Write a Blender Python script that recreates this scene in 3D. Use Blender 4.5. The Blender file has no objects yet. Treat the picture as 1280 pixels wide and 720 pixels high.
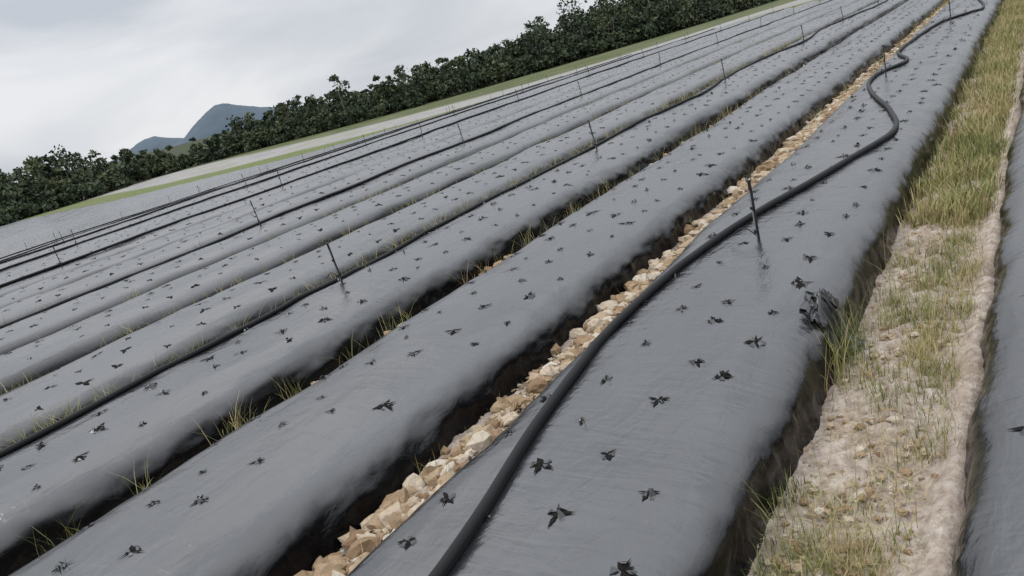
import bpy, math, numpy as np
from mathutils import Matrix, Vector
rng=np.random.default_rng(7)
scene=bpy.context.scene
scene.view_settings.view_transform='Standard'
scene.view_settings.look='None'
scene.view_settings.exposure=0

# ---------------- numpy noise ----------------
TAB=np.random.default_rng(3).random((256,256))*2-1
def vn(x,y,seed=0):
    x=np.asarray(x,float)+seed*17.31; y=np.asarray(y,float)+seed*9.77
    xi=np.floor(x).astype(int); yi=np.floor(y).astype(int)
    fx=x-xi; fy=y-yi
    fx=fx*fx*(3-2*fx); fy=fy*fy*(3-2*fy)
    a=TAB[xi&255,yi&255]; b=TAB[(xi+1)&255,yi&255]
    c=TAB[xi&255,(yi+1)&255]; d=TAB[(xi+1)&255,(yi+1)&255]
    return (a*(1-fx)+b*fx)*(1-fy)+(c*(1-fx)+d*fx)*fy
def fbm(x,y,seed=0,o=4):
    s=0;a=1
    for i in range(o):
        s=s+a*vn(np.asarray(x)*2**i,np.asarray(y)*2**i,seed+i*3); a*=.5
    return s
# ---------------- terrain ----------------
KX=np.array([0,14,25,40,60,100,4000.]); KZ=np.array([0,0,-.6,-1.6,-2.5,-3.2,-3.6])
def terr(x,y):
    d=-np.asarray(x,float); s=0
    for o in np.linspace(-5,5,9): s=s+np.interp(d+o,KX,KZ)
    s=s/9
    t=np.clip((np.asarray(y,float)-12)/45,0,1); t=t*t*(3-2*t)
    return s-.3*t
# ---------------- mesh helper ----------------
def mk(name,V,F,mats,midx=None,smooth=True,attrs=None,parent=None):
    me=bpy.data.meshes.new(name)
    me.from_pydata(np.asarray(V).tolist(),[],F.tolist() if hasattr(F,'tolist') else F)
    for m in mats: me.materials.append(m)
    if midx is not None: me.polygons.foreach_set('material_index',np.asarray(midx,dtype=np.int32))
    me.polygons.foreach_set('use_smooth',np.full(len(me.polygons),smooth,dtype=bool))
    if attrs:
        for k,v in attrs.items():
            a=me.attributes.new(k,'FLOAT','POINT'); a.data.foreach_set('value',np.asarray(v,dtype=np.float32))
    me.update()
    ob=bpy.data.objects.new(name,me); scene.collection.objects.link(ob)
    if parent: ob.parent=parent
    return ob
def grid_faces(nr,nc):
    i=np.arange(nr-1)[:,None]*nc+np.arange(nc-1)[None,:]
    i=i.ravel()
    return np.stack([i,i+1,i+nc+1,i+nc],1)
# ---------------- materials ----------------
class NT:
    def __init__(s,name):
        s.m=bpy.data.materials.new(name); s.m.use_nodes=True
        s.t=s.m.node_tree; s.b=s.t.nodes['Principled BSDF']
        s.co=s.t.nodes.new('ShaderNodeTexCoord').outputs['Object']
    def n(s,t): return s.t.nodes.new(t)
    def l(s,a,b): s.t.links.new(a,b)
    def noise(s,scale,detail=4,rough=.55,vec=None,sc=None,dist=0):
        n=s.n('ShaderNodeTexNoise'); n.inputs['Scale'].default_value=scale
        n.inputs['Detail'].default_value=detail; n.inputs['Roughness'].default_value=rough
        n.inputs['Distortion'].default_value=dist
        v=vec or s.co
        if sc:
            mp=s.n('ShaderNodeMapping'); mp.inputs['Scale'].default_value=sc
            s.l(v,mp.inputs['Vector']); v=mp.outputs[0]
        s.l(v,n.inputs['Vector']); return n.outputs['Fac']
    def ramp(s,fac,stops):
        r=s.n('ShaderNodeValToRGB'); e=r.color_ramp.elements
        while len(e)<len(stops): e.new(.5)
        for i,(p,c) in enumerate(stops):
            e[i].position=p; e[i].color=(*c,1) if len(c)==3 else c
        s.l(fac,r.inputs['Fac']); return r.outputs['Color']
    def rng(s,v,a,b,c,d):
        r=s.n('ShaderNodeMapRange')
        for k,x in zip(('From Min','From Max','To Min','To Max'),(a,b,c,d)): r.inputs[k].default_value=x
        s.l(v,r.inputs['Value']); return r.outputs['Result']
    def mix(s,f,a,b):
        m=s.n('ShaderNodeMix'); m.data_type='RGBA'
        for sock,x in ((m.inputs[0],f),(m.inputs[6],a),(m.inputs[7],b)):
            if isinstance(x,(tuple,list)): sock.default_value=(*x,1)
            elif isinstance(x,(int,float)): sock.default_value=x
            else: s.l(x,sock)
        return m.outputs[2]
    def math(s,op,a,b=0,clamp=False):
        m=s.n('ShaderNodeMath'); m.operation=op; m.use_clamp=clamp
        for sock,x in ((m.inputs[0],a),(m.inputs[1],b)):
            if isinstance(x,(int,float)): sock.default_value=x
            else: s.l(x,sock)
        return m.outputs[0]
    def bump(s,h,strength,dist,prev=None):
        b=s.n('ShaderNodeBump'); b.inputs['Strength'].default_value=strength; b.inputs['Distance'].default_value=dist
        s.l(h,b.inputs['Height'])
        if prev: s.l(prev,b.inputs['Normal'])
        return b.outputs['Normal']
    def set(s,k,v):
        if isinstance(v,(tuple,list)): s.b.inputs[k].default_value=(*v,1)
        elif isinstance(v,(int,float)): s.b.inputs[k].default_value=v
        else: s.l(v,s.b.inputs[k])

def mat_plastic():
    M=NT('black_mulch_film')
    n1=M.noise(1.3,5,.6,sc=(1,.5,1)); n2=M.noise(9,5,.65,sc=(1,.45,1)); n3=M.noise(60,3,.6)
    dust=M.math('MULTIPLY',M.rng(n1,.35,.7,0,1),M.rng(n2,.3,.75,.2,1))
    # dust settles on the up-facing film; mask also paints shade on the sides
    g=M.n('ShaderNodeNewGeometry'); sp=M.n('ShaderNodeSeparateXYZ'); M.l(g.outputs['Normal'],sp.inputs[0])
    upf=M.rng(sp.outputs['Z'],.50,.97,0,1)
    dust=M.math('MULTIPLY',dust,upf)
    col=M.mix(upf,(.003,.003,.0035),(.008,.0085,.010))  # side shade painted into the base colour, blacker than the top
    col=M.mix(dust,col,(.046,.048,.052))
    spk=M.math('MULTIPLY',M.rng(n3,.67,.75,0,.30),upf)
    col=M.mix(spk,col,(.15,.135,.12))
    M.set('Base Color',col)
    M.set('Roughness',M.rng(M.math('ADD',M.math('MULTIPLY',n2,.5),M.math('MULTIPLY',n1,.5)),.38,.62,.13,.33))
    M.set('IOR',1.62)
    M.set('Specular IOR Level',M.rng(sp.outputs['Z'],.35,.95,.16,.92))  # specular cut on the steep sides so they look shaded black
    w1=M.noise(6,4,.55,sc=(1.7,.7,1),dist=.5)
    w2=M.noise(24,3,.55,sc=(1,.5,1),dist=1.2)
    w3=M.noise(8,3,.5,sc=(.45,2.0,1.0),dist=.8)
    patch=M.rng(M.noise(.9,3,.6),.42,.62,.2,1)
    w2=M.math('MULTIPLY',w2,patch); 
    nb=M.bump(w1,.36,.022); nb=M.bump(w3,.34,.012,nb); nb=M.bump(w2,.40,.006,nb)
    M.set('Normal',nb)
    return M.m
def mat_simple(name,c,rough=.5,var=.3,scale=20,bump=.2,bd=.003,spec=.5):
    M=NT(name); n=M.noise(scale,4,.6)
    M.set('Base Color',M.mix(n,tuple(x*(1-var) for x in c),tuple(x*(1+var) for x in c)))
    M.set('Roughness',rough); M.set('Normal',M.bump(n,bump,bd)); M.b.inputs['Specular IOR Level'].default_value=spec; return M.m
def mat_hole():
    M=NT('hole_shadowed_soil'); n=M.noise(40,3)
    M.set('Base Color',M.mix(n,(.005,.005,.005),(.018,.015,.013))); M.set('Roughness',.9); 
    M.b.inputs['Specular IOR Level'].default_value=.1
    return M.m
def mat_ground():
    M=NT('field_ground')
    sx=M.n('ShaderNodeSeparateXYZ'); M.l(M.co,sx.inputs[0])
    Y=sx.outputs['Y']; X=sx.outputs['X']
    n1=M.noise(2.2,6,.65); n2=M.noise(22,6,.7); n3=M.noise(90,4,.7)
    soil=M.ramp(n2,[(.30,(.22,.165,.13)),(.5,(.42,.35,.29)),(.66,(.57,.50,.43))])
    soil=M.mix(M.rng(n1,.45,.70,0,.6),soil,(.26,.19,.14))
    g1=M.noise(.12,6,.7); g2=M.noise(3,6,.7)
    grass=M.ramp(g2,[(.3,(.055,.075,.025)),(.5,(.115,.145,.048)),(.7,(.20,.21,.095))])
    pale=M.ramp(g1,[(.35,(.20,.20,.20)),(.5,(.30,.285,.28)),(.62,(.42,.40,.39))])
    yw=M.math('ADD',Y,M.math('MULTIPLY',M.math('SUBTRACT',M.noise(.06,4,.6),.5),10))
    far=M.mix(M.rng(yw,64,67,0,1),grass,pale)
    far=M.mix(M.rng(yw,86,90,0,1),far,M.mix(g2,(.035,.05,.02),(.11,.125,.05)))
    far=M.mix(M.rng(g1,.48,.56,0,.6),far,M.mix(g2,(.085,.095,.045),(.19,.18,.105)))
    m=M.rng(Y,52.4,53.2,0,1)
    m2=M.rng(X,-132,-128,1,0)
    m=M.math('MAXIMUM',m,m2)
    m=M.math('MAXIMUM',m,M.rng(Y,-14,-12,1,0))
    m=M.math('MAXIMUM',m,M.rng(X,14,16,0,1))
    c=M.mix(m,soil,far)
    ff=M.math('MAXIMUM',M.rng(X,-158,-146,1,0),M.rng(M.math('SUBTRACT',Y,M.math('MULTIPLY',X,1.0)),222,232,0,1))
    c=M.mix(ff,c,M.mix(g2,(.022,.032,.014),(.055,.065,.03)))
    M.set('Base Color',c); M.set('Roughness',.95)
    M.b.inputs['Specular IOR Level'].default_value=.15
    nb=M.bump(n2,.8,.03); nb=M.bump(n3,.7,.008,nb); M.set('Normal',nb)
    return M.m
def mat_tint(name,stops,rough=.6,trans=0,nscale=None):
    M=NT(name); a=M.n('ShaderNodeAttribute'); a.attribute_name='tint'
    c=M.ramp(a.outputs['Fac'],stops); M.set('Base Color',c); M.set('Roughness',rough)
    M.b.inputs['Specular IOR Level'].default_value=.25
    if nscale:
        n=M.noise(nscale,5,.7); c2=M.mix(M.rng(n,.3,.7,0,1),c,(.16,.11,.07)); 
        mm=M.mix(.45,c,c2); M.set('Base Color',mm); M.set('Normal',M.bump(n,.9,.012))
    return M.m
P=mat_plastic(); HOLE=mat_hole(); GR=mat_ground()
FLAP=mat_simple('film_flap',(.012,.0125,.014),.24,.3,60,.4,.003,.7)
PIPE=mat_simple('polyethylene_pipe',(.005,.005,.0055),.48,.4,30,.25,.002,.20)
STEEL=mat_simple('galvanised_steel',(.24,.24,.24),.45,.4,90,.2,.001)
BLK=mat_simple('black_nylon',(.02,.02,.022),.5,.3,80,.2,.001,.3)
CLOD=mat_tint('clay_clod',[(0,(.22,.14,.08)),(.4,(.38,.275,.17)),(.75,(.50,.41,.30)),(1,(.62,.56,.47))],.95,nscale=45)
GRASS=mat_tint('grass_blade',[(0,(.050,.080,.020)),(.35,(.13,.160,.040)),(.65,(.28,.260,.095)),(1,(.46,.35,.20))],.55)
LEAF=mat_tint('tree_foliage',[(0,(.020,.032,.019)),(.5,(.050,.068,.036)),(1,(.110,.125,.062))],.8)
BARK=mat_simple('bark',(.14,.125,.11),.9,.4,6,.5,.05,.2)
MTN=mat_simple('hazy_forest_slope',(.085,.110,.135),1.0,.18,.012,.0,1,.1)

# ---------------- ground ----------------
def axis(segs):
    out=[np.array([segs[0][0]])]
    for a,b,s in segs:
        n=max(1,int(round((b-a)/s))); out.append(np.linspace(a,b,n+1)[1:])
    return np.concatenate(out)
gx=axis([(-6000,-400,700),(-400,-160,30),(-160,-20,2.5),(-20,-6,.5),(-6,-2.4,.12),(-2.4,-.1,.025),(-.1,6,.2),(6,40,3),(40,400,40),(400,6000,800)])
gy=axis([(-6000,-400,800),(-400,-20,40),(-20,0,1),(0,7,.025),(7,14,.08),(14,60,.6),(60,260,5),(260,600,40),(600,6000,700)])
GX,GY=np.meshgrid(gx,gy)
GZ=terr(GX,GY)
near=np.clip((16-GY)/6,0,1)*np.clip((GX+8)/3,0,1)*(GY>-3)
GZ+=near*(.014*fbm(GX*5,GY*4,1)+.009*fbm(GX*22,GY*20,5,3))
fx=GX+.55
chev=np.sin(2*np.pi*(GY*9.0+np.abs(fx)*11+.8*vn(GX*3,GY*2,9)))
mask=np.exp(-(fx/.17)**4)*near*np.clip(.6+vn(GX*2,GY*1.3,4),0,1)
GZ+=.015*chev*mask
GZ+=near*.05*np.exp(-((GX+.30)/.05)**2)
GZ+=near*.035*np.exp(-((GX+2.12)/.12)**2)*(1+.4*vn(GY*1.5,3,8))
ground=mk('ground',np.stack([GX.ravel(),GY.ravel(),GZ.ravel()],1),grid_faces(len(gy),len(gx)),[GR])

# ---------------- beds ----------------
YEND=52.0; Y0=-7.0
class Bed:
    def __init__(s,cx,seed,n=4.0,hb=.225):
        s.cx=cx; s.seed=seed; s.n=n; s.hb=hb
    def par(s,y):
        y=np.asarray(y,float); k=s.seed
        c=s.cx+.018*vn(y*.35,0,k)+.006*vn(y*1.3,5,k)
        aR=.568+.016*vn(y*.8,11,k)+.010*vn(y*3.1,13,k)
        aL=.558+.016*vn(y*.8,31,k)+.010*vn(y*3.1,33,k)
        b=s.hb+.014*vn(y*.5,21,k)+.007*vn(y*2.2,23,k)
        e=np.clip((YEND-y)/.5,0,1)*np.clip((y-Y0)/.5,0,1); e=np.sqrt(1-(1-e)**2)
        return c,aR,aL,b*e
    def det(s,x,y):
        k=s.seed
        return .010*fbm((x-s.cx)*2.4,y*1.1,k,3)+.0030*fbm((x-s.cx)*11,y*4,k+2,2)
    def z(s,x,y):
        c,aR,aL,b=s.par(y); x=np.asarray(x,float)
        a=np.where(x>c,aR,aL)
        t=np.clip(np.abs(x-c)/a,0,.999)
        return terr(s.cx,y)+b*(1-t**s.n)**(1/s.n)+.036*(1-t**2)+s.det(x,y)
    def build(s,name,ys,nc,skirt=True):
        th=np.linspace(0,np.pi,nc); co=np.cos(th); si=np.sin(th)
        p=2/s.n
        cx_=np.sign(co)*np.abs(co)**p; sz_=np.abs(si)**p
        c,aR,aL,b=s.par(ys)
        a=np.where(cx_[None,:]>0,aR[:,None],aL[:,None])
        Xc=a*cx_[None,:]
        X=c[:,None]+Xc; Yv=np.repeat(ys[:,None],nc,1)
        Z=terr(s.cx,Yv)+b[:,None]*sz_[None,:]+.036*(1-cx_[None,:]**2)
        top=np.clip(sz_*1.6-.4,0,1)[None,:]
        Z=Z+s.det(X,Yv)*top
        side=(1-sz_**3)[None,:]
        X=X+np.sign(cx_)[None,:]*side*(.014*fbm(Yv*5,Z*9,s.seed+8,3)+.006*vn(Yv*22,Z*6,s.seed+4)+.03*((1-sz_)**3)[None,:])
        Z=Z-.03*(1-sz_[None,:])**2
        return np.stack([X.ravel(),Yv.ravel(),Z.ravel()],1),grid_faces(len(ys),nc)

def holes(bed,y0,y1,full,sp=.335,offs=(-.36,-.12,.12,.36),simple=False):
    r=np.random.default_rng(100+bed.seed)
    V=[];F=[];MI=[];base=0
    hx=[];hy=[]
    for j,o in enumerate(offs):
        y=np.arange(y0+(j%2)*sp*.5,y1,sp)
        y=y+r.normal(0,.045,len(y)); hx.append(np.full(len(y),bed.cx+o)+r.normal(0,.026,len(y))); hy.append(y)
    hx=np.concatenate(hx); hy=np.concatenate(hy)
    keep=r.random(len(hx))>.05; hx=hx[keep]; hy=hy[keep]; N=len(hx)
    ang=r.random(N)*6.28; sz=r.uniform(.55,1.5,N)
    arms=1 if simple else (6 if full else 3)
    for k in range(arms):
        if k<3: a=ang+k*2.094+r.normal(0,.35,N); L=.045*sz*r.uniform(.55,1.35,N); w=.0046*sz*r.uniform(.6,2.4,N)
        else: a=ang+r.random(N)*6.28; L=.030*sz*r.uniform(.4,1.6,N); w=.0028*sz*r.uniform(.6,2.2,N)
        if simple: L=.06*sz; w=.014*sz
        if not full and not simple: w=w*1.5
        dx,dy=np.cos(a),np.sin(a)
        pts=[]
        for f,ww in ((-.12 if not simple else -.8,0),(.4,1),(1,0),(.4,-1)):
            jx=r.normal(0,.0016,N) if full else 0
            px=hx+dx*L*f-dy*w*ww+jx; py=hy+dy*L*f+dx*w*ww+jx
            pts.append(np.stack([px,py,bed.z(px,py)+.0032+.0004*k],1))
        v=np.stack(pts,1).reshape(-1,3); V.append(v)
        f=np.arange(N)[:,None]*4+np.arange(4)[None,:]+base; F.append(f); MI.append(np.zeros(N,int)); base+=4*N
        if full and k<3:
            am=a+1.047; hL=.027*sz; hw=.012*sz*r.uniform(.5,1.2,N)
            mx,my=np.cos(am),np.sin(am)
            lift=r.uniform(.002,.020,N)*(r.random(N)<.5)
            p1x=hx+mx*hL-my*hw; p1y=hy+my*hL+mx*hw
            p2x=hx+mx*hL+my*hw; p2y=hy+my*hL-mx*hw
            cxn=hx+mx*hL*.55; cyn=hy+my*hL*.55
            tx=hx+mx*hL*.25; ty=hy+my*hL*.25
            A=np.stack([p1x,p1y,bed.z(p1x,p1y)+.002],1); B=np.stack([p2x,p2y,bed.z(p2x,p2y)+.002],1)
            C=np.stack([cxn-my*hw*.5,cyn+mx*hw*.5,bed.z(cxn,cyn)+.005+lift*.7],1); D=np.stack([cxn+my*hw*.5,cyn-mx*hw*.5,bed.z(cxn,cyn)+.005+lift*.7],1)
            T=np.stack([tx,ty,bed.z(tx,ty)+.005+lift],1)
            v=np.stack([A,B,D,C,T],1).reshape(-1,3); V.append(v)
            i=np.arange(N)[:,None]*5+base
            F.append(i+np.array([[0,1,2,3]])); MI.append(np.ones(N,int))
            F.append(i+np.array([[3,2,4,4]])); MI.append(np.ones(N,int)); base+=5*N
    V=np.concatenate(V); F=np.concatenate(F); MI=np.concatenate(MI)
    Fl=[tuple(q) if q[2]!=q[3] else tuple(q[:3]) for q in F.tolist()]
    bed.h=(hx,hy)
    return V,Fl,MI
beds={}
ysN=np.concatenate([np.arange(Y0,0,.12),np.arange(0,9,.025),np.arange(9,20,.08),np.arange(20,YEND-.6,.25),np.linspace(YEND-.6,YEND,8)])
ysM=np.concatenate([np.linspace(Y0,Y0+.5,4),np.arange(Y0+.8,25,.16),np.arange(25,YEND-.6,.4),np.linspace(YEND-.6,YEND,6)])
ysF=np.concatenate([np.linspace(Y0,Y0+.5,4),np.arange(Y0+1.5,YEND-.6,1.0),np.linspace(YEND-.6,YEND,5)])
def center(k): return -1.38-1.5*(k-1) if k>=1 else .31+1.5*(-k)
for k in range(-3,10):
    b=Bed(center(k),k+10,4.8 if k in(0,1) else 4.0,.185 if k in (0,) else .230); beds[k]=b
    hi=k in(0,1,2,3,4)
    V,F=b.build('',ysN if hi else ysM,56 if hi else 32)
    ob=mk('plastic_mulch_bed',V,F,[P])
    V,F,MI=holes(b,Y0+.6,YEND-.6,0<=k<=3)
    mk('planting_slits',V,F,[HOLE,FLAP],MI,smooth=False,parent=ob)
VV=[];FF=[];base=0;HV=[];HF=[];HM=[];hb=0
for k in range(10,86):
    b=Bed(center(k),k+10,3.8,.230); beds[k]=b
    V,F=b.build('',ysF if k>24 else ysM[::2],18)
    VV.append(V);FF.append(F+base);base+=len(V)
    if k<46:
        V,F,MI=holes(b,Y0+.6,YEND-.6,False,simple=k>22)
        HV.append(V);HF+= [tuple(i+hb for i in f) for f in F];HM.append(MI);hb+=len(V)
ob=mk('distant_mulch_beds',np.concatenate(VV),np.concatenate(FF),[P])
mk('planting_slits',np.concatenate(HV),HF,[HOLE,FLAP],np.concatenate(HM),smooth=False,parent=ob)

# ---------------- pipes ----------------
def catmull(pts,step=.06):
    pts=[np.array(p,float) for p in pts]
    pts=[2*pts[0]-pts[1]]+pts+[2*pts[-1]-pts[-2]]
    out=[]
    for i in range(1,len(pts)-2):
        p0,p1,p2,p3=pts[i-1:i+3]; n=max(3,int(np.linalg.norm(p2-p1)/step))
        for t in np.arange(n)/n:
            out.append(.5*((2*p1)+(-p0+p2)*t+(2*p0-5*p1+4*p2-p3)*t*t+(-p0+3*p1-3*p2+p3)*t**3))
    out.append(pts[-2]); return np.array(out)
def pipe(pts,k,r=.021,step=.07):
    c=catmull(pts,step); b=beds[k]
    z=b.z(c[:,0],c[:,1])+r*.85
    z=np.maximum(z,np.convolve(np.pad(z,4,'edge'),np.ones(9)/9,'valid'))
    cu=bpy.data.curves.new('irrigation_pipe','CURVE'); cu.dimensions='3D'; cu.bevel_depth=r; cu.bevel_resolution=5
    s=cu.splines.new('POLY'); s.points.add(len(c)-1)
    s.points.foreach_set('co',np.concatenate([c,z[:,None],np.ones((len(c),1))],1).ravel())
    s.use_smooth=True
    cu.materials.append(PIPE)
    o=bpy.data.objects.new('irrigation_pipe',cu); scene.collection.objects.link(o); return o
p1=[(-1.25,-6),(-1.3,-3),(-1.36,-.6),(-1.42,.6),(-1.48,1.30),(-1.62,1.95),(-1.71,2.5),(-1.77,3.03),(-1.75,3.60),(-1.65,4.24),(-1.50,4.74),(-1.23,5.77),(-1.05,6.67),(-1.20,7.55),(-1.57,8.87),(-1.74,10.0),(-1.50,11.0),(-1.78,12.5),(-1.51,15.2),(-1.0,16.6),(-1.25,19.5),(-1.6,23),(-1.3,28),(-1.5,36),(-1.4,44),(-1.4,53)]
pipe(p1,1)
def wob(x,k,amp=.12,seed=0):
    r=np.random.default_rng(seed); ys=np.arange(-6.5,53,2.1)
    return [(x+amp*math.sin(y*.55+seed)+r.normal(0,amp*.5),y) for y in ys]
pipe([(-4.74,-6),(-4.78,-2),(-4.72,1),(-4.76,2.6),(-4.80,4.5),(-4.78,6.5),(-4.80,8.4),(-4.62,10.5),(-4.5,12),(-4.76,14.1),(-4.6,16.2),(-4.35,18),(-4.6,21),(-4.3,24),(-4.2,27.5),(-4.5,33),(-4.3,42),(-4.4,53)],3,.020)
pipe([(min(x,-8.9),y) for x,y in wob(-9.18,6,.10,3)],6,.022,.1)
far=[(9,-13.5,5),(12,-18.0,6),(16,-24.0,8),(20,-29.9,9)]
for k,x,s in far: pipe(wob(center(k)-.2,k,.12,s),k,.024,.3)
pipe(wob(center(26)-.1,26,.12,2),26,.024,.4)

# ---------------- sprinkler risers ----------------
def tube(p,q,r0,r1,n=8):
    p=Vector(p);q=Vector(q);d=(q-p).normalized(); a=d.orthogonal().normalized(); b=d.cross(a)
    V=[];F=[]
    for c,r in((p,r0),(q,r1)):
        for i in range(n):
            t=2*math.pi*i/n; V.append(tuple(c+a*r*math.cos(t)+b*r*math.sin(t)))
    for i in range(n): F.append((i,(i+1)%n,n+(i+1)%n,n+i))
    F.append(tuple(range(n))[::-1]); F.append(tuple(range(n,2*n)))
    return V,F
def riser_mesh():
    V=[];F=[];M=[]
    def add(t,m):
        b=len(V); V.extend(t[0]); F.extend([tuple(i+b for i in f) for f in t[1]]); M.extend([m]*len(t[1]))
    add(tube((0,0,-.06),(0,0,.40),.0045,.0045),0)       # steel rod
    add(tube((.010,0,.0),(.010,0,.33),.007,.007),1)     # feed tube strapped to the rod
    add(tube((.0,0,.05),(.0,0,.07),.013,.013),1)
    add(tube((.0,0,.20),(.0,0,.215),.013,.013),1)
    add(tube((.006,0,.32),(.006,0,.365),.011,.009),1)    # body
    add(tube((.006,0,.365),(.006,0,.376),.014,.012),1)
    add(tube((-.008,0,.372),(-.008,0,.405),.0022,.0022),1) # bridge
    add(tube((.020,0,.372),(.020,0,.405),.0022,.0022),1)
    add(tube((-.010,0,.405),(.022,0,.405),.003,.003),1)
    add(tube((.006,0,.388),(.006,0,.400),.007,.010),1)   # spinner
    add(tube((-.022,.0,.394),(.032,.004,.394),.0022,.0022),1)
    prev=None
    for i in range(9):
        t=i/8; p=(-.16*t, .05*t, .03+.07*math.sin(math.pi*t)*(1-t*.4)-.0*t)
        if prev: add(tube(prev,p,.0035,.0035,6),1)
        prev=p
    me=bpy.data.meshes.new('sprinkler_riser'); me.from_pydata(V,[],F)
    me.materials.append(STEEL); me.materials.append(BLK)
    me.polygons.foreach_set('material_index',np.array(M,dtype=np.int32)); me.update(); return me
RM=riser_mesh(); rr=np.random.default_rng(5)
def riser(x,y,k,s=1.,lean=None):
    o=bpy.data.objects.new('sprinkler_riser',RM); scene.collection.objects.link(o)
    o.location=(x,y,float(beds[k].z(x,y))); l=lean or (rr.normal(0,.06),rr.normal(0,.06))
    o.rotation_euler=(l[0],l[1],rr.uniform(-.5,.5)); o.scale=(s,s,s)
riser(-1.40,4.12,1,.95,(.02,.0))
for x,y in((-1.60,10.0),(-1.38,15.3),(-1.3,20.5),(-1.5,25.5)): riser(x,y,1,.85)
for x,y in((-4.62,3.85),(-4.66,8.4),(-4.62,13.3),(-4.35,17.8),(-4.45,22.5),(-4.3,27),(-4.4,32),(-4.4,37)): riser(x,y,3,.88)
for y in(1.8,6.5,11.4,16.2,21,26,31,36,41): riser(-9.05,y,6,.9)
for k,x,s in far:
    for y in np.arange(-1.5+(s%3)*1.2,50,4.8): riser(center(k)-.05,y,k,.9)
for y in np.arange(1,50,4.8): riser(center(26),y,26,.9)

# ---------------- clods ----------------
import bmesh
bm=bmesh.new(); bmesh.ops.create_icosphere(bm,subdivisions=2,radius=1); IV=np.array([v.co[:] for v in bm.verts]); IF=np.array([[v.index for v in f.verts] for f in bm.faces]); bm.free()
def gz(x,y): return terr(x,y)
def clods(name,n,fx,fy,smin,smax,seed,pw=2.5,up=0):
    r=np.random.default_rng(seed); x=fx(r,n); y=fy(r,n); s=smin+(smax-smin)*r.random(n)**pw
    V=np.repeat(IV[None],n,0)
    ph=r.random((n,1))*50
    fac=1+.45*vn(V[:,:,0]*1.6+ph,V[:,:,1]*1.6+V[:,:,2]*1.3+ph,2)+.28*vn(V[:,:,0]*4+ph,V[:,:,1]*4-V[:,:,2]*3.3+ph,4)
    V=V*fac[:,:,None]*np.stack([s*r.uniform(.8,1.3,n),s*r.uniform(.8,1.3,n),s*r.uniform(.5,.85,n)],1)[:,None,:]
    a=r.random(n)*6.28; c,si=np.cos(a)[:,None],np.sin(a)[:,None]
    X=V[:,:,0]*c-V[:,:,1]*si+x[:,None]; Yy=V[:,:,0]*si+V[:,:,1]*c+y[:,None]; Z=V[:,:,2]+(gz(x,y)+s*.35+up*np.exp(-((x+2.12)/.12)**2))[:,None]
    F=(IF[None]+np.arange(n)[:,None,None]*len(IV)).reshape(-1,3)
    t=np.repeat(r.random(n),len(IV))
    return mk(name,np.stack([X.ravel(),Yy.ravel(),Z.ravel()],1),F,[CLOD],smooth=False,attrs={'tint':t})
expy=lambda a,b:(lambda r,n:a+(b-a)*r.random(n)**1.7)
clods('clay_clods',1150,lambda r,n:-2.12+r.normal(0,.085,n),expy(.3,10),.010,.056,1,1.9,.03)
clods('clay_clods',1200,lambda r,n:-2.12+r.normal(0,.07,n),expy(8,40),.02,.050,2,1.8,.02)
clods('clay_clods',500,lambda r,n:-3.63+r.normal(0,.09,n),expy(.3,16),.012,.05,3,1.8)
clods('soil_crumbs',3600,lambda r,n:-.55+r.normal(0,.17,n),expy(.5,9),.003,.016,4,3.4)
clods('soil_crumbs',4500,lambda r,n:-2.13+r.normal(0,.10,n),expy(.3,9),.003,.015,6,2.2,.035)

# ---------------- grass ----------------
def grass(name,x,y,h,seed,w=.0028,zb=None,tb=0.0,ln=(.1,.75)):
    r=np.random.default_rng(seed); n=len(x)
    a=r.random(n)*6.28; lean=r.uniform(ln[0],ln[1],n); t=np.array([0,.35,.7,1.0])
    z0=gz(x,y) if zb is None else zb
    wd=w*r.uniform(.6,1.5,n)
    P_=[]
    for ti in t:
        rad=h*lean*ti**1.8; zz=z0-.01+h*(ti-.35*lean*ti**2)
        px=x+np.cos(a)*rad; py=y+np.sin(a)*rad; ww=wd*(1-ti)**.6 if ti<1 else wd*.08
        b=a+1.57
        P_.append(np.stack([px+np.cos(b)*ww,py+np.sin(b)*ww,zz],1)); P_.append(np.stack([px-np.cos(b)*ww,py-np.sin(b)*ww,zz],1))
    V=np.stack(P_,1).reshape(-1,3)
    i=np.arange(n)[:,None]*8
    F=np.concatenate([i+np.array([[0,1,3,2]]),i+np.array([[2,3,5,4]]),i+np.array([[4,5,7,6]])])
    tn=np.clip(r.beta(2,2.4,n)+tb+.25*vn(x*4,y*3,55),0,1)
    return mk(name,V,F,[GRASS],smooth=True,attrs={'tint':np.repeat(tn,8)})
def tufts(r,n,per,cx,sx,ya,yb,sp,pw=1.3,patch=None):
    ty=ya+(yb-ya)*r.random(n)**pw; tx=cx+r.normal(0,sx,n)
    if patch is not None:
        k=vn(tx*6,ty*2.7,61)+.7*vn(tx*12,ty*7,63)>patch(ty); tx=tx[k]; ty=ty[k]; n=len(tx)
    k=r.integers(int(per*.4),int(per*1.6),n); idx=np.repeat(np.arange(n),k)
    return tx[idx]+r.normal(0,sp,len(idx)),ty[idx]+r.normal(0,sp,len(idx))
def cl(x): return np.where(x<-.80,-.80+np.abs(x+.80)%.2,np.where(x>-.30,-.30-np.abs(x+.30)%.2,x))
r=np.random.default_rng(11)
pf=lambda y: np.interp(y,[1,1.8,2.6,4,8],[.25,.0,-.15,-.3,-.8])
x,y=tufts(r,900,24,-.52,.13,1.3,7.5,.034,1.05,pf); x=cl(x)
grass('furrow_grass',x,y,r.uniform(.02,.115,len(x)),1,.0015,tb=.12)
x,y=tufts(r,1100,30,-.53,.12,5,30,.06,1.25,pf); x=cl(x)
grass('furrow_grass',x,y,r.uniform(.04,.19,len(x)),2,.0034,tb=.16)
x,y=tufts(r,70,12,-.55,.14,.9,2.3,.03,.8); x=cl(x)
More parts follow.
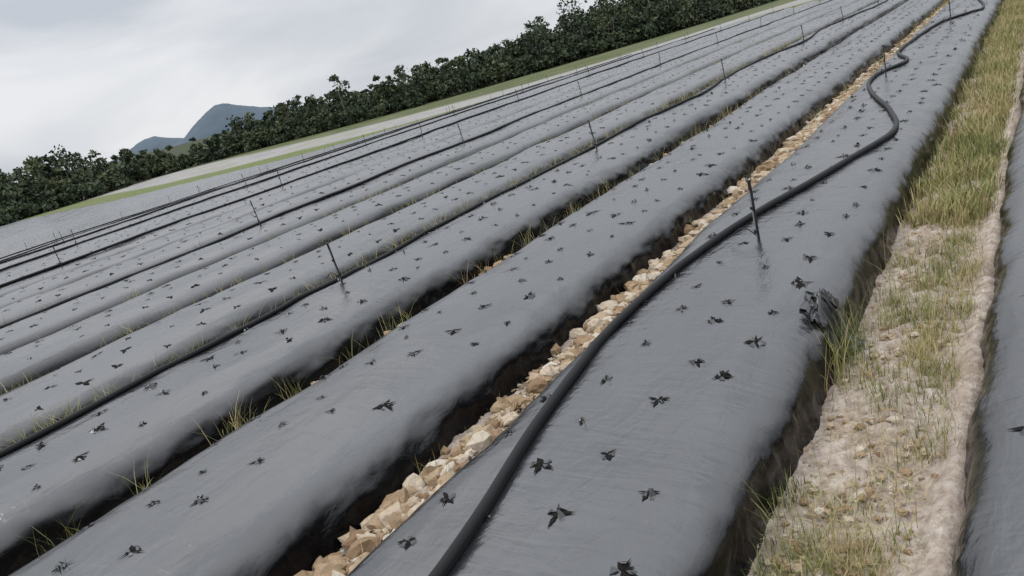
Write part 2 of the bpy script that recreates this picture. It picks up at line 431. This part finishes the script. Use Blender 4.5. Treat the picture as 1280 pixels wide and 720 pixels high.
grass('furrow_grass',x,y,r.uniform(.02,.08,len(x)),3,.0014,tb=.15,ln=(.3,1.2))
n=4800; x=cl(-.55+r.normal(0,.17,n)); y=.5+10*r.random(n)**1.4
grass('dry_straw',x,y,r.uniform(.02,.07,n),12,.0012,tb=.6,ln=(1.2,2.4))
x,y=tufts(r,190,8,-.52,.12,1.8,14,.03,1.2); x=cl(x)
grass('seed_stalks',x,y,r.uniform(.14,.30,len(x)),4,.0010,tb=.4)
def fur(cx,n,per,ya,yb,hh,seed,w):
    r=np.random.default_rng(seed); x,y=tufts(r,n,per,cx,.07,ya,yb,.035,1.2)
    grass('furrow_grass',x,y,r.uniform(hh*.3,hh,len(x)),seed,w,tb=.15)
fur(-2.13,45,9,.8,9,.18,21,.0014); fur(-2.13,110,14,8,45,.2,22,.0035)
fur(-3.63,60,14,1,14,.30,23,.0018)
fur(-5.13,230,18,.5,22,.36,24,.0024)
fur(-6.63,130,13,2,25,.34,25,.003); fur(-8.13,110,12,3,30,.34,26,.004); fur(-9.63,140,12,3,40,.34,27,.005)
for j in range(7,16): fur(-2.13-1.5*j,60,10,3,50,.34,30+j,.006)
sx_=[];sy_=[];sz_=[]
for k in (1,2,3,4,5,6):
    hx,hy=beds[k].h; m=(hy>.8)&(hy<18)&(r.random(len(hx))<.10); hx=hx[m];hy=hy[m]
    idx=np.repeat(np.arange(len(hx)),5); a=hx[idx]+r.normal(0,.008,len(idx)); b=hy[idx]+r.normal(0,.008,len(idx))
    sx_.append(a);sy_.append(b);sz_.append(beds[k].z(a,b))
sx_=np.concatenate(sx_);sy_=np.concatenate(sy_);sz_=np.concatenate(sz_)
grass('weed_sprouts',sx_,sy_,r.uniform(.02,.06,len(sx_)),90,.0016,zb=sz_,tb=-.05,ln=(.3,1.3))

# ---------------- torn plastic at the shoulder of the near bed ----------------
def torn(cx,cy,sx,sy,hz,seed,rot):
    n=40; u,v=np.meshgrid(np.linspace(-1,1,n),np.linspace(-1,1,n))
    rad=1-.35*vn(np.arctan2(v,u)*2.2,0,seed)
    X=u*sx*rad; Yy=v*sy*rad
    cr=hz*(1-np.clip(u*u+v*v,0,1))*(1.0+.9*fbm(u*2.2,v*2.2,seed,4))+.018*np.abs(fbm(u*4,v*1.5,seed+3,3))
    X=X+.03*fbm(u*3,v*3,seed+1,3); Yy=Yy+.03*fbm(u*3,v*3,seed+2,3)
    c,s=math.cos(rot),math.sin(rot); wx=cx+X*c-Yy*s; wy=cy+X*s+Yy*c
    base=np.where(wx<-.87,beds[1].z(np.minimum(wx,-.87),wy),.22-(wx+.87)*2.2); base=np.maximum(base,.01)
    return np.stack([wx.ravel(),wy.ravel(),(base+cr+.002).ravel()],1),grid_faces(n,n)
V,F=torn(-.84,3.25,.10,.17,.06,3,.1); mk('torn_plastic_film',V,F,[FLAP])
r=np.random.default_rng(77); x=-.77+r.normal(0,.03,190); y=3.15+r.normal(0,.15,190)
grass('weed_tuft',x,y,r.uniform(.12,.32,190),78,.0014,tb=.1)

# ---------------- trees ----------------
def treeline(trees,name,seed,lq=.42,nl=330):
    r=np.random.default_rng(seed); LV=[];LT=[];TV=[];TF=[];tb=0
    for (x,y,H,W) in trees:
        z0=float(terr(x,y)); nb=r.integers(5,9)
        lx,ly=r.normal(0,.05*H,2); tr=.015*H+.05; tone=r.normal(0,.15)
        def lim(p,q,a,b):
            nonlocal tb
            v,f=tube(p,q,a,b,5); TV.extend(v); TF.extend([tuple(i+tb for i in ff) for ff in f]); tb+=len(v)
        top=(x+lx,y+ly,z0+H*.7); lim((x,y,z0-.3),top,tr,tr*.35)
        cs=[]
        for b in range(nb):
            t=r.uniform(.18,.95); ang=r.random()*6.28; rr_=W*r.uniform(.15,.6)*(1.15-t*.7)
            c=np.array([x+lx*t+math.cos(ang)*rr_,y+ly*t+math.sin(ang)*rr_,z0+H*t*.9]); cs.append((c,W*r.uniform(.22,.44),r.random()))
            lim((x+lx*t*.5,y+ly*t*.5,z0+H*t*.45),tuple(c),tr*.4,tr*.12)
        cs.append((np.array([x+lx,y+ly,z0+H*.9]),W*.24,r.random()))
        per=nl//len(cs)
        for c,R,tt in cs:
            d=r.normal(size=(per,3)); d/=np.linalg.norm(d,axis=1)[:,None]
            p=c+d*(R*r.random(per)**.33*r.uniform(.8,1.15,per))[:,None]*np.array([1,1,.62])
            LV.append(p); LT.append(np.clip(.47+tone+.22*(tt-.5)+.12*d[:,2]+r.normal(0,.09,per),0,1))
    C=np.concatenate(LV);T=np.concatenate(LT);n=len(C)
    a=r.normal(size=(n,3)); a/=np.linalg.norm(a,axis=1)[:,None]; b=np.cross(a,r.normal(size=(n,3))); b/=np.linalg.norm(b,axis=1)[:,None]
    s=(lq*r.uniform(.5,1.3,n))[:,None]
    Q=np.stack([C-a*s-b*s*.4,C+a*s*.3-b*s*.6,C+a*s+b*s*.3,C-a*s*.2+b*s*.7],1).reshape(-1,3)
    F=np.arange(n*4).reshape(-1,4)
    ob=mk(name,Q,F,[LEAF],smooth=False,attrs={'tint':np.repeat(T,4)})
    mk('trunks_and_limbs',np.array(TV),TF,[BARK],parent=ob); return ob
curve=catmull([(-138,-60),(-148,-10),(-142,34),(-140,56),(-146,92),(-118,110),(-92,134),(-72,165),(-62,200),(-40,230),(10,250),(80,260),(200,250)],1.0)
r=np.random.default_rng(21); trees=[]
seg=np.cumsum(np.r_[0,np.linalg.norm(np.diff(curve,axis=0),axis=1)])
def at(s):
    return np.array([np.interp(s,seg,curve[:,0]),np.interp(s,seg,curve[:,1])])
s=0
while s<seg[-1]-2:
    p=at(s); q=at(s+1); t=q-p; t/=np.linalg.norm(t)+1e-9; nrm=np.array([-t[1],t[0]])
    if nrm@(p-np.array([0,40]))<0: nrm=-nrm
    Hs=np.interp(p[1],[-60,40,52,57,63,74,80,86,95,112,134,165,200,260],[6,4.8,4.8,6.8,8.8,9.4,8.0,6.0,5.6,7.0,8.8,10.8,13,14.5])
    Hs*=1+.20*float(vn(s*.07,0,4))+.12*float(vn(s*.22,0,5))
    for row in range(5):
        H=Hs*r.uniform(.58,1.04); 
        if r.random()<.06: H=Hs*r.uniform(1.12,1.30)
        pp=p+nrm*(row*4.5+r.uniform(-2,2))+t*r.uniform(-1.5,1.5)
        trees.append((pp[0],pp[1],H,H*r.uniform(.38,.72)))
    for _ in range(3):
        pp=p-nrm*r.uniform(.5,3.5)+r.normal(0,1.2,2); trees.append((pp[0],pp[1],Hs*r.uniform(.2,.55),Hs*r.uniform(.35,.6)))
    s+=r.uniform(2.2,3.6)
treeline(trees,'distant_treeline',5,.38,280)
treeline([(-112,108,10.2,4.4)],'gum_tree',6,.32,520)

# ---------------- mountain & hill ----------------
def hill(name,dirx,diry,dist,prof,depth,seed):
    L=np.array([p[0] for p in prof],float); Hh=np.array([p[1] for p in prof],float)
    nu,nv=160,40; u=np.linspace(L[0],L[-1],nu); v=np.linspace(-1,1,nv)
    U,Vv=np.meshgrid(u,v); hh=np.interp(U,L,Hh)*(1-Vv**2)**.8
    hh=hh+hh*.045*fbm(U/40,Vv*4,seed,4)
    dn=np.array([dirx,diry])/math.hypot(dirx,diry); rt=np.array([dn[1],-dn[0]])
    X=dn[0]*(dist+Vv*depth)+rt[0]*U; Yy=dn[1]*(dist+Vv*depth)+rt[1]*U
    mk(name,np.stack([X.ravel(),Yy.ravel(),(hh-8).ravel()],1),grid_faces(nv,nu),[MTN])
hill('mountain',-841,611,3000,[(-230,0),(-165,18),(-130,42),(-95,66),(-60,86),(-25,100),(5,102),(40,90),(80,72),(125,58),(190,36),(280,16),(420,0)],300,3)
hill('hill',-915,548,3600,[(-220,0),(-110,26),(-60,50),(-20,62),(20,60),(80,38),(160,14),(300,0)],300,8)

# ---------------- world ----------------
w=bpy.data.worlds.new('World'); scene.world=w; w.use_nodes=True; t=w.node_tree; bg=t.nodes['Background']
sky=t.nodes.new('ShaderNodeTexSky'); sky.sky_type='NISHITA'; sky.sun_disc=False
SE,SR=math.radians(58),math.radians(-100)
sky.sun_elevation=SE; sky.sun_rotation=SR
tc=t.nodes.new('ShaderNodeTexCoord'); mp=t.nodes.new('ShaderNodeMapping'); mp.inputs['Scale'].default_value=(1,1,2.6)
t.links.new(tc.outputs['Generated'],mp.inputs[0])
nz=t.nodes.new('ShaderNodeTexNoise'); nz.inputs['Scale'].default_value=3.0; nz.inputs['Detail'].default_value=6; nz.inputs['Roughness'].default_value=.5; nz.inputs['Distortion'].default_value=.5
t.links.new(mp.outputs[0],nz.inputs['Vector'])
rp=t.nodes.new('ShaderNodeValToRGB'); e=rp.color_ramp.elements
e[0].position=.36; e[0].color=(.61,.65,.71,1); e[1].position=.62; e[1].color=(.90,.91,.94,1)
t.links.new(nz.outputs['Fac'],rp.inputs['Fac'])
# overcast sky: zenith brighter than the horizon
sp=t.nodes.new('ShaderNodeSeparateXYZ'); t.links.new(tc.outputs['Generated'],sp.inputs[0])
mr=t.nodes.new('ShaderNodeMapRange'); mr.inputs['From Min'].default_value=.18; mr.inputs['From Max'].default_value=.75; mr.inputs['To Min'].default_value=9.2; mr.inputs['To Max'].default_value=24.
t.links.new(sp.outputs['Z'],mr.inputs['Value'])
vm=t.nodes.new('ShaderNodeVectorMath'); vm.operation='SCALE'
t.links.new(mr.outputs['Result'],vm.inputs['Scale'])
t.links.new(rp.outputs['Color'],vm.inputs[0])
mx=t.nodes.new('ShaderNodeMix'); mx.data_type='RGBA'; mx.inputs[0].default_value=.95
t.links.new(sky.outputs[0],mx.inputs[6]); t.links.new(vm.outputs[0],mx.inputs[7])
t.links.new(mx.outputs[2],bg.inputs['Color']); bg.inputs['Strength'].default_value=.1
# sun
sd=bpy.data.lights.new('sun','SUN'); sd.energy=.9; sd.angle=math.radians(20); sd.color=(1,.97,.92)
so=bpy.data.objects.new('sun',sd); scene.collection.objects.link(so)
az=SR; dirv=Vector((math.sin(az)*math.cos(SE),math.cos(az)*math.cos(SE),math.sin(SE)))
so.rotation_euler=dirv.to_track_quat('Z','Y').to_euler()

# ---------------- camera ----------------
f=950.; th=math.radians(16.6); ro=math.radians(15.1); hd=math.radians(37.8)
Fw=Vector((-math.sin(hd),math.cos(hd),0)); R=Vector((math.cos(hd),math.sin(hd),0)); Z=Vector((0,0,1))
view=Fw*math.cos(th)-Z*math.sin(th); D=-Z*math.cos(th)-Fw*math.sin(th)
right=R*math.cos(ro)+D*math.sin(ro); down=-R*math.sin(ro)+D*math.cos(ro); up=-down
cd=bpy.data.cameras.new('camera'); cd.lens=f/1280*36; cd.sensor_width=36; cd.clip_end=20000; cd.clip_start=.05
co=bpy.data.objects.new('camera',cd); scene.collection.objects.link(co); scene.camera=co
m=Matrix((( right.x,up.x,-view.x,0),(right.y,up.y,-view.y,0),(right.z,up.z,-view.z,1.6),(0,0,0,1)))
co.matrix_world=m
